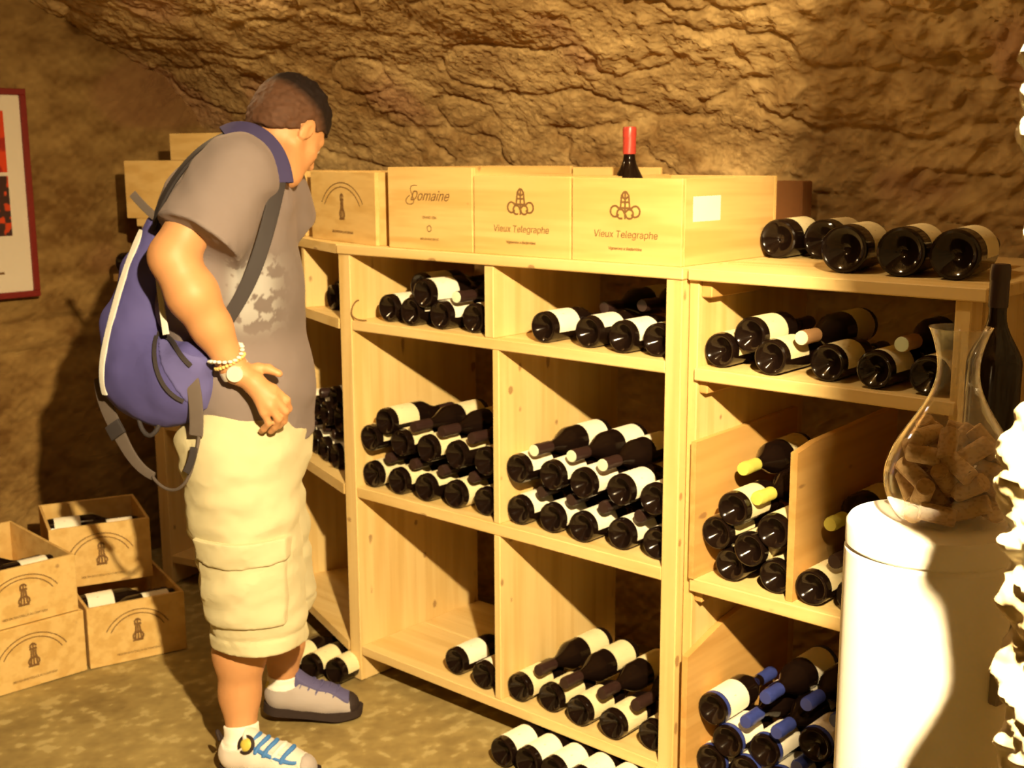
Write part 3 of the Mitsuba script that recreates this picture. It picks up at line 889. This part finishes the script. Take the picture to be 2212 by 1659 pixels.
for c, a, b in got:
    k = numbered('wine_cork')
    scene[k] = {**_cork, 'to_world': T().translate((DC + c).tolist()).rotate([0, 0, 1], a).rotate([0, 1, 0], b).translate([0, 0, -.022])}
    tag(k, 'tan wine cork heaped inside the glass decanter', 'cork', 'corks in the decanter')
#PERSON#
# ------------------------------------------------------------------ the man
# own frame: x the way he faces, y to his left (away from the viewer), z up
MM = T().translate([0.25, -0.42, 0]).rotate([0, 0, 1], 31.93)
ROT = np.array([[math.cos(math.radians(31.93)), -math.sin(math.radians(31.93)), 0], [math.sin(math.radians(31.93)), math.cos(math.radians(31.93)), 0], [0, 0, 1]])


def V(x, s, z):
    return np.array([x, -s, z])


YW = (0, 1, 0)
sh, el, wr = V(-.030, .165, 1.560), V(-.115, .265, 1.365), V(.006, .22, 1.092)
fm = el + 0.32 * (wr - el) + V(.004, .012, 0)
HO = V(.074, -.035, 1.662)
yaw, pit = math.radians(60), math.radians(40)
hf = np.array([math.cos(pit) * math.cos(yaw), math.cos(pit) * math.sin(yaw), -math.sin(pit)])
hl = np.array([-math.sin(yaw), math.cos(yaw), 0])
hu = np.cross(hf, hl)
HR = np.stack([hf, hl, hu], 1)


def Hd(x, y, z):
    return HO + HR @ np.array([x, y, z])


def head(F):
    F.ell(Hd(-.014, 0, .034), (.100, .078, .094), HR, .02)
    F.ell(Hd(.038, 0, -.040), (.058, .060, .080), HR, .03)
    F.bone(Hd(.066, -.014, -.098), Hd(.066, .014, -.098), .020, .020, .03)
    for s in (-1, 1):
        F.bone(Hd(-.004, s * .056, -.045), Hd(.055, s * .022, -.098), .018, .016, .03)
        F.bone(Hd(.070, s * .040, .020), Hd(.084, s * .014, .024), .010, .010, .015)
        F.bone(Hd(.060, s * .046, -.026), Hd(.050, s * .052, -.024), .014, .014, .02)
        F.ell(Hd(.090, s * .031, .001), (.012, .015, .010), HR, .012, cut=True)
        F.ell(Hd(.072, s * .031, .001), (.013, .014, .013), HR, .006)
        F.ell(Hd(-.006, s * .079, -.004), (.019, .008, .032), HR @ np.array([[.97, 0, .24], [0, 1, 0], [-.24, 0, .97]]), .006)
        F.ell(Hd(.002, s * .087, -.002), (.009, .005, .016), HR, .004, cut=True)
        F.bone(Hd(.098, s * .004, -.031), Hd(.096, s * .012, -.034), .008, .007, .006)
    F.bone(Hd(.088, 0, .012), Hd(.108, 0, -.028), .007, .011, .010)
    for z in (-.058, -.068):
        F.bone(Hd(.085, -.016, z), Hd(.090, 0, z), .005, .007, .006)
        F.bone(Hd(.090, 0, z), Hd(.085, .016, z), .007, .005, .006)


def arm(F, pts, rs):
    F.chain(pts, rs, .025)


B = Field((-.30, -.36, .03), (.30, .34, 1.82), .0042)
# trunk
B.chain([V(.0, 0, 1.60), V(-.065, 0, 1.46), V(-.08, 0, 1.25), V(-.065, 0, 1.02), V(-.055, 0, .86)], [.06, .115, .140, .130, .135], .05, wide=(YW, .8))
B.bone(V(-.03, 0, 1.575), Hd(-.025, 0, -.035), .060, .056, .035)
head(B)
# legs
B.chain([V(-.05, .09, .84), V(-.025, .11, .47), V(-.060, .118, .315), V(-.064, .122, .20), V(-.052, .150, .085)], [.085, .058, .066, .050, .037], .03)
B.bone(V(-.03, .15, .055), V(.09, .17, .045), .032, .025, .03)
B.chain([V(-.08, -.09, .84), V(-.035, -.115, .47), V(-.040, -.14, .235), V(-.047, -.148, .11)], [.085, .058, .056, .038], .03)
B.bone(V(-.047, -.148, .075), V(.06, -.155, .05), .034, .026, .03)
# right arm (towards the viewer) and hand
B.chain([V(-.02, .13, 1.57), sh, el], [.055, .056, .056], .03)
B.chain([el, fm, el + .62 * (wr - el), wr], [.055, .060, .048, .031], .02, )
PALM = V(.055, .222, 1.060)
B.bone(wr, PALM, .030, .026, .02)
kn = [V(.100, .212, 1.045), V(.106, .226, 1.026), V(.098, .234, 1.006), V(.083, .236, .990)]
f1 = [V(.128, .200, 1.015), V(.128, .212, .990), V(.114, .222, .972), V(.090, .226, .962)]
f2 = [V(.126, .182, .990), V(.116, .192, .962), V(.098, .204, .948), V(.072, .212, .944)]
f3 = [V(.112, .172, .972), V(.098, .178, .944), V(.080, .190, .932), V(.058, .198, .934)]
for i in range(4):
    B.bone(PALM, kn[i], .019, .0115, .014)
    r0 = (.0100, .0102, .0098, .0088)[i]
    B.bone(kn[i], f1[i], r0 + .0008, r0, .005)
    B.bone(f1[i], f2[i], r0, r0 - .0008, .004)
    B.bone(f2[i], f3[i], r0 - .0006, r0 - .0020, .004)
B.chain([V(.030, .212, 1.082), V(.058, .200, 1.092), V(.082, .194, 1.090), V(.108, .190, 1.078)], [.020, .0125, .0112, .0092], .008)
# left arm, down on the far side
el2, wr2 = V(-.09, -.25, 1.30), V(-.06, -.24, 1.05)
B.chain([V(-.02, -.13, 1.57), V(-.03, -.175, 1.56), el2], [.07, .06, .05], .04)
B.chain([el2, el2 + .35 * (wr2 - el2), wr2], [.048, .050, .03], .02)
hp = wr2 + V(.012, .0, -.055)
B.bone(wr2, hp, .026, .024, .02)
for i in range(4):
    a = hp + V(.026 - .016 * i, .004, -.042 + .003 * abs(i - 1))
    B.bone(hp, a, .018, .0105, .012)
    B.bone(a, a + V(.006, .006, -.036), .0098, .0092, .004)
    B.bone(a + V(.006, .006, -.036), a + V(.004, .018, -.064), .0092, .008, .004)
B.chain([wr2 + V(.015, .0, -.025), wr2 + V(.046, .008, -.055), wr2 + V(.050, .012, -.088)], [.016, .012, .0095], .008)
body = B.mesh(4)
put('person__body', body, 'skin', True, MM)


# hair: cap of short dark hair, clipped lighter sides
HF = Field(HO - .17, HO + .17, .0045)
HF.ell(Hd(-.014, 0, .036), (.108, .086, .103), HR, 0)
HF.ell(Hd(-.055, 0, -.010), (.058, .068, .070), HR, .03)
g = HF.grid()
q = (g - HO) @ HR
line = np.interp(q[..., 0], [-.12, -.07, -.02, .02, .045, .085, .13], [-.060, -.052, -.010, .012, .036, .050, .058])
HF.f = np.maximum(HF.f, (line - q[..., 2]).astype(np.float32) * .8)
ear = np.linalg.norm((q - np.array([0, 0, 0])) * [1, 0, 1], axis=-1)
HF.f = np.maximum(HF.f, (.026 - ear).astype(np.float32))
HF.f += (.007 * (nnoise(g * 110, 5) - .5) + .012 * np.clip((q[..., 2] - .06) / .05, 0, 1) * (nnoise(g * 60, 6) - .7)).astype(np.float32)
hair = HF.mesh(1)
hair = max(hair.split(only_watertight=False), key=lambda m_: len(m_.faces))
hq = (hair.vertices - HO) @ HR
top = np.clip((hq[:, 2] - np.interp(hq[:, 0], [-.1, 0, .06, .1], [.050, .036, .008, -.02])) / .030, 0, 1)[:, None]
hc = (1 - top) * np.array([.085, .040, .022]) + top * np.array([.012, .007, .006])
hc = hc * (.8 + .4 * nnoise(hair.vertices * 120, 8))[:, None]
put('person__hair', hair, 'hair_fibre', True, MM, color=hc)
for s in (-1, 1):
    m = trimesh.creation.icosphere(2, .0105)
    m.apply_translation(Hd(.0765, s * .031, .001))
    put(numbered('person__eye'), m, 'eye_white', True, MM)

# t-shirt
S = Field((-.33, -.37, .84), (.24, .36, 1.66), .006)
S.chain([V(.004, 0, 1.585), V(-.082, 0, 1.455), V(-.085, 0, 1.25), V(-.060, 0, 1.02), V(-.048, 0, .84)], [.078, .156, .172, .166, .166], .05, wide=(YW, .84))
slR = el + .20 * (sh - el)
d_ = (el - sh) / np.linalg.norm(el - sh)


def capped(F, a, b, ra, rb, k):
    n = (b - a) / np.linalg.norm(b - a)
    sl, g = F.sub(np.minimum(a, b) - rb - .12, np.maximum(a, b) + rb + .12)
    p = g - a
    t = np.clip((p @ (b - a)) / ((b - a) @ (b - a)), 0, 1)
    d = np.linalg.norm(p - t[..., None] * (b - a), axis=-1) - (ra + t * (rb - ra))
    d = np.maximum(d, (g - b) @ n)
    F.join(sl, d.astype(np.float32), k)


capped(S, V(.004, .140, 1.556), slR + V(0.038, .0, 0), .100, .108, .05)
capped(S, V(-.03, -.15, 1.555), V(-.03, -.225, 1.42), .092, .098, .05)
g = S.grid()
S.f += (.022 * (nfbm(g * [7, 9, 5] + 2, 3, 9) - .5) + .014 * (nnoise(np.stack([(g[..., 0] + g[..., 2]) * 16, g[..., 1] * 6, (g[..., 0] - g[..., 2]) * 5], -1), 19) - .5)).astype(np.float32)
S.f = np.maximum(S.f, (.884 - .05 * (g[..., 0] + .05) ** 2 * 10 - g[..., 2]).astype(np.float32))
shirt = S.mesh(3)
v = shirt.vertices
col = np.tile([.185, .152, .15], (len(v), 1))
pm = np.exp(-(((v[:, 0] - .035) / .042) ** 4 + ((v[:, 2] - 1.265) / .085) ** 4)) * (nfbm(v * 38, 3, 3) > .47)
dk = np.exp(-(((v[:, 0] - .040) / .065) ** 4 + ((v[:, 2] - 1.275) / .115) ** 4))  # shade of arm and strap, painted into the cloth around the print
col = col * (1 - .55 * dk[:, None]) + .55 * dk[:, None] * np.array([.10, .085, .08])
col = col * (1 - .8 * pm[:, None]) + .8 * pm[:, None] * np.array([.36, .36, .36])
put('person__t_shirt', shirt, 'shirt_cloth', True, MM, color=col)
labels['person__t_shirt'] = {'label': 'grey short-sleeved t-shirt with a pale print'}

# cargo shorts
H = Field((-.29, -.32, .33), (.21, .31, 1.0), .006)
H.bone(V(-.048, 0, .97), V(-.048, 0, .86), .145, .152, .03, wide=(YW, .8))
H.bone(V(-.050, .09, .86), V(.000, .115, .30), .150, .124, .05)
H.bone(V(-.085, -.09, .84), V(-.050, -.125, .30), .135, .112, .03)
g = H.grid()
H.f += (.026 * (nfbm(g * [7, 7, 10] + 4, 3, 29) - .5) + .017 * (nnoise(np.stack([g[..., 0] * 7 + g[..., 2] * 5, g[..., 1] * 7, g[..., 2] * 24 - g[..., 0] * 8], -1), 39) - .5)).astype(np.float32)
bandz = np.clip(1 - np.abs(g[..., 2] - .392) / .008, 0, 1)
H.f += (.006 * bandz).astype(np.float32)
base = H.f.copy()
H.f = np.maximum(H.f, (.352 - g[..., 2]).astype(np.float32))
put('person__cargo_shorts', H.mesh(3), 'shorts_cloth', True, MM)
labels['person__cargo_shorts'] = {'label': 'cream cargo shorts'}
for nm, z0, z1, off, x0, x1 in (('cargo_pocket', .430, .600, .009, -.120, .098), ('pocket_flap', .585, .655, .016, -.128, .104)):
    bx = np.maximum(np.maximum(np.maximum(x0 - g[..., 0], g[..., 0] - x1), np.maximum(z0 - g[..., 2] + (.0 if nm == 'cargo_pocket' else .10 * np.abs(g[..., 0] + .01)), g[..., 2] - z1)), g[..., 1] + .125)
    H.f = np.maximum(base - off, bx.astype(np.float32)).astype(np.float32)
    put('person__cargo_shorts__' + nm, H.mesh(2), 'shorts_cloth', True, MM)


# shoes and socks
def shoe(k, x, s, ang, near):
    M = MM @ T().translate([x, -s, 0]).rotate([0, 0, 1], ang)
    if not near:
        M = M @ T().translate([.25, 0, .012]).rotate([0, 1, 0], 8).translate([-.25, 0, -.012])
    U = Field((-.03, -.08, .0), (.33, .08, .16), .004)
    U.chain([(.050, 0, .050), (.11, 0, .052), (.175, .002, .044), (.238, .002, .036)], [.042, .042, .042, .036], .03)
    U.bone((.050, 0, .06), (.062, 0, .088), .044, .045, .02)
    U.bone((.125, 0, .075), (.085, 0, .105), .026, .020, .02)
    g = U.grid()
    U.f = np.maximum(U.f, (.016 - g[..., 2]).astype(np.float32))
    full = U.f.copy()
    U.f = np.maximum(U.f, (np.linalg.norm((g - np.array([.055, 0, .122])) * [.75, .55, .8], axis=-1) * -1 + .040).astype(np.float32))
    put(k, U.mesh(2), 'shoe_pale' if near else 'shoe_grey', True, M)
    from shapely.geometry import Point, MultiPoint
    from shapely import union_all
    hull = lambda a, b: union_all([Point(a[0], a[1]).buffer(a[2]), Point(b[0], b[1]).buffer(b[2])]).convex_hull
    o = union_all([hull((.046, 0, .042), (.13, .001, .041)), hull((.13, .001, .041), (.21, .003, .050)), hull((.21, .003, .050), (.252, .003, .036))])
    sole = trimesh.creation.extrude_polygon(o, .024, engine='earcut')
    sole = sole.subdivide_to_size(.03)
    vv = sole.vertices.copy()
    vv[:, 2] += np.clip((vv[:, 0] - .20) / .09, 0, 1) ** 2 * .016 + np.clip((.04 - vv[:, 0]) / .05, 0, 1) * .004
    sole.vertices = vv
    put(k + '__sole', sole, 'rubber_dark', 40, M)
    tc = np.maximum(full - .003, (.252 - .25 * (g[..., 2] - .03) - g[..., 0]).astype(np.float32))
    U.f = tc
    put(k + '__toe_cap', U.mesh(1), 'rubber_dark' if not near else 'shoe_grey', True, M)
    vamp = np.maximum(np.maximum(full - .0035, (.085 - g[..., 0]).astype(np.float32)), np.maximum(g[..., 0] - .245, (.045 + .10 * np.abs(g[..., 0] - .10) * (g[..., 0] < .10) - .12 * (g[..., 0] - .10) * (g[..., 0] > .1) + .022 - g[..., 2])))
    U.f = np.maximum(vamp, np.abs(g[..., 1]) - .030).astype(np.float32)
    put(k + '__tongue', U.mesh(1), 'shoe_pale' if near else 'shoe_navy', True, M)
    for i in range(5):
        xx = .112 + .024 * i
        zt = np.interp(xx, [.10, .24], [.116, .083])
        put(f'{k}__lace' + (f'_{i:03d}' if i else ''), tube([(xx - .012, -.036, zt - .030), (xx, -.018, zt - .006), (xx + .006, 0, zt), (xx, .018, zt - .006), (xx - .012, .036, zt - .030)], .0066 if near else .003, 8), 'piping_white' if near and i == 3 else ('shoe_blue' if near else 'shoe_navy'), True, M)
    for i, sy in enumerate((-.026, .026) if near else ()):
        put(f'{k}__trim' + (f'_{i:03d}' if i else ''), tube([(.095, sy, .098), (.14, sy * 1.25, .082), (.19, sy * 1.3, .068), (.235, sy * .9, .062)], .006, 8), 'shoe_blue', True, M)
    pt = lathe([(0, 0), (.013, 0), (.013, .003), (.008, .006), (0, .0065)], 16)
    put(k + '__tab', pt, 'patch_yellow', True, M @ (T().translate([.098, -.031, .098]).rotate([0, 0, 1], -10).rotate([1, 0, 0], 62).scale(1.35) if near else T().translate([.012, -.012, .086]).rotate([0, 1, 0], -70)))
    ring = lathe([(.013, 0), (.0185, 0), (.0185, .004), (.013, .004)], 20)
    if near:
        put(k + '__tab_ring', ring, 'rubber_dark', True, M @ T().translate([.098, -.031, .098]).rotate([0, 0, 1], -10).rotate([1, 0, 0], 62).scale(1.35))
        put(k + '__heel_loop', tube([(.006, -.006, .085), (-.004, 0, .108), (.006, .006, .085)], .005, 8), 'rubber_dark', True, M)


shoe('person__shoe', -.112, .160, -6, True)
shoe('person__shoe_001', -.108, -.125, 16, False)
labels['person__shoe'] = {'label': 'pale grey and blue trail shoe'}
labels['person__shoe_001'] = {'label': 'grey shoe with dark sole and toe cap'}
for k, c0, c1, c2 in (('person__sock', V(-.050, .152, .05), V(-.051, .150, .085), V(-.056, .142, .125)), ('person__sock_001', V(-.047, -.147, .075), V(-.047, -.148, .105), V(-.046, -.147, .142))):
    K = Field(c1 - .12, c1 + .12, .004)
    capped(K, c0, c1, .044, .045, .0)
    capped(K, c1 - (c2 - c1) * .3, c2, .045, .046, .02)
    put(k, K.mesh(1), 'sock_cloth', True, MM)

# wrist watch and beads
ax = (wr - fm) / np.linalg.norm(wr - fm)


def ring_at(c, R, r, n=40, fl=1.0):
    u = np.cross(ax, [0, 1, 0])
    u /= np.linalg.norm(u)
    w = np.cross(ax, u)
    a = np.linspace(0, 2 * math.pi, n)
    p = c + R * (np.cos(a)[:, None] * u + np.sin(a)[:, None] * w)
    return p


p = ring_at(wr + ax * .004, .0345, 0)
out = (p - (wr + ax * .004))
sec = [(-1, -.6), (-.7, -1), (.7, -1), (1, -.6), (1, .6), (.7, 1), (-.7, 1), (-1, .6)]
put('person__wrist_watch', sweep(p, sec, np.full(len(p), .011), np.full(len(p), .0028), out), 'watch_steel', 40, MM)
dial = lathe([(0, 0), (.0195, 0), (.0205, .003), (.0190, .008), (0, .0085)], 24)
nz = np.array([.25, -.95, .15])
nz -= ax * (nz @ ax)
nz /= np.linalg.norm(nz)
Rm = np.eye(4)
Rm[:3, :3] = np.stack([ax, np.cross(nz, ax), nz], 1)
Rm[:3, 3] = wr + ax * .004 + nz * .033
put('person__wrist_watch__dial', dial, 'watch_steel', 40, MM @ T(Rm))
beads = []
for q_ in ring_at(wr - ax * .022, .0385, 0, 27)[:-1]:
    m = trimesh.creation.icosphere(1, .0046)
    m.apply_translation(q_)
    beads.append(m)
put('person__bead_bracelet', cat(beads), 'beads_gold', True, MM)
shells = []
for i_, q_ in enumerate(ring_at(wr - ax * .036, .0425, 0, 23)[:-1]):
    m = trimesh.creation.icosphere(1, .0062)
    m.apply_scale([1, 1, .7])
    m.apply_translation(q_ + ax * .010 * math.sin(i_ * .57))
    shells.append(m)
put('person__shell_bracelet', cat(shells), 'piping_white', True, MM)
tag('person', 'man in grey t-shirt and cream cargo shorts bending towards the racks', 'person')

# ------------------------------------------------------------------ sling bag on his back
G = Field((-.46, -.34, .90), (.02, .05, 1.50), .005)
G.chain([V(-.222, .120, 1.440), V(-.255, .120, 1.32), V(-.285, .115, 1.18), V(-.282, .115, 1.045)], [.018, .042, .066, .072], .03, wide=((1, 0, 0), .72))
a_ = math.atan2(-.30, 1)
RB = np.array([[math.cos(a_), -math.sin(a_), 0], [math.sin(a_), math.cos(a_), 0], [0, 0, 1.0]])
G.ell(V(-.222, .160, 1.048), (.165, .080, .118), RB, .05)
G.bone(V(-.15, .195, 1.07), V(-.100, .222, 1.115), .055, .040, .05)
g = G.grid()
G.f += (.020 * (nfbm(g * [9, 9, 7], 3, 49) - .5)).astype(np.float32)
gb = G.f.copy()
put('sling_bag__body', G.mesh(3), 'navy_cloth', True, MM)
bx = np.maximum(np.maximum(g[..., 1] + .195, g[..., 2] - (1.150 - .30 * (g[..., 0] + .15))), np.maximum(-.205 - g[..., 0] + (1.165 - g[..., 2]) * .62, .985 - g[..., 2]))
G.f = np.maximum(gb - .004, bx).astype(np.float32)
put('sling_bag__side_pocket', G.mesh(2), 'navy_light', True, MM)


def on(F, pts, off=.004):
    """snap points onto the surface of a field by walking along y towards the viewer"""
    res = []
    for p in pts:
        k0 = int(round((p[0] - F.lo[0]) / F.h)), int(round((p[2] - F.lo[2]) / F.h))
        c = gb[k0[0], :, k0[1]]
        j = np.nonzero(c < 0)[0]
        y = F.ax[1][j[0]] if len(j) else p[1]
        res.append(np.array([p[0], y - off, p[2]]))
    return res


OUT = (0.1, -1, 0.1)
put('sling_bag__piping', ribbon(on(G, [V(-.258, .1, 1.42), V(-.300, .1, 1.30), V(-.340, .1, 1.17), V(-.362, .1, 1.06), V(-.360, .1, 1.01)]), .020, .006, (-.5, -1, 0)), 'piping_white', 40, MM)
put('sling_bag__piping_001', ribbon([V(-.198, .178, 1.40), V(-.190, .196, 1.32), V(-.176, .215, 1.25), V(-.160, .232, 1.175)], [.012, .018], .006, (-.2, -1, 0)), 'piping_white', 40, MM)
put('sling_bag__pocket_trim', ribbon(on(G, [V(-.205, .2, 1.170), V(-.16, .2, 1.160), V(-.115, .2, 1.135), V(-.085, .2, 1.105)], .010), .012, .006, OUT), 'strap_dark', 40, MM)
put('sling_bag__pocket_trim_001', ribbon(on(G, [V(-.205, .2, 1.165), V(-.185, .2, 1.110), V(-.155, .2, 1.055), V(-.115, .2, 1.015)], .008), .010, .006, OUT), 'strap_dark', 40, MM)
put('sling_bag__back_strap', ribbon([V(-.222, .135, 1.43), V(-.192, .160, 1.480), V(-.150, .160, 1.545), V(-.102, .150, 1.600), V(-.052, .122, 1.640), V(-.012, .100, 1.656)], [.030, .038], .010, [(-.7, -.6, .2), (-.5, -.5, .6), (-.2, -.4, 1)]), 'strap_dark', 40, MM)
put('sling_bag__shoulder_pad', ribbon([V(-.040, .110, 1.655), V(.010, .088, 1.660), V(.050, .080, 1.635), V(.082, .085, 1.590), V(.098, .095, 1.535)], [.050, .064], .014, [(0, -.6, .8), (.4, -.8, .5), (.8, -.7, .1)]), 'navy_dark', 40, MM)
put('sling_bag__chest_strap', ribbon([V(.094, .100, 1.545), V(.086, .135, 1.470), V(.074, .165, 1.400), V(.050, .190, 1.320), V(.01, .210, 1.24), V(-.05, .222, 1.16)], [.040, .032], .008, [(.8, -.6, .1), (.5, -.85, 0), (.2, -1, 0)]), 'strap_dark', 40, MM)
put('sling_bag__strap_tail', ribbon([V(-.212, .150, 1.455), V(-.240, .145, 1.478), V(-.272, .140, 1.510)], .020, .005, (-.2, -1, .3)), 'strap_grey', 40, MM)
put('sling_bag__lower_strap', ribbon([V(-.402, .115, 1.040), V(-.388, .13, .980), V(-.352, .14, .905), V(-.312, .15, .842), V(-.248, .165, .798)], [.046, .040, .022], .006, (-.25, -1, .1)), 'strap_grey', 40, MM)
put('sling_bag__strap_buckle', ribbon([V(-.366, .143, .928), V(-.356, .146, .912), V(-.346, .149, .896)], .050, .012, (-.25, -1, .1), 6), 'strap_dark', 40, MM)
put('sling_bag__loose_cord', tube([V(-.250, .168, .798), V(-.205, .20, .780), V(-.157, .225, .785), V(-.120, .24, .820), V(-.098, .245, .870), V(-.085, .240, .935), V(-.100, .225, .975)], .0042, 8), 'strap_grey', True, MM)
put('sling_bag__clip', ribbon([V(-.118, .252, .838), V(-.104, .252, .866), V(-.096, .250, .900)], .018, .010, (0, -1, 0), 6), 'strap_dark', 40, MM)
put('sling_bag__carry_loop', tube([V(-.262, .185, .965), V(-.252, .20, .925), V(-.232, .205, .915), V(-.215, .20, .930), V(-.210, .19, .965)], .006, 8), 'strap_dark', True, MM)
put('sling_bag__webbing', ribbon([V(-.098, .245, 1.09), V(-.085, .252, 1.03), V(-.085, .250, .97), V(-.090, .246, .93)], .034, .006, (.1, -1, 0)), 'strap_grey', 40, MM)
tag('sling_bag', 'blue sling bag with white piping and dangling straps on the man\'s back', 'bag')
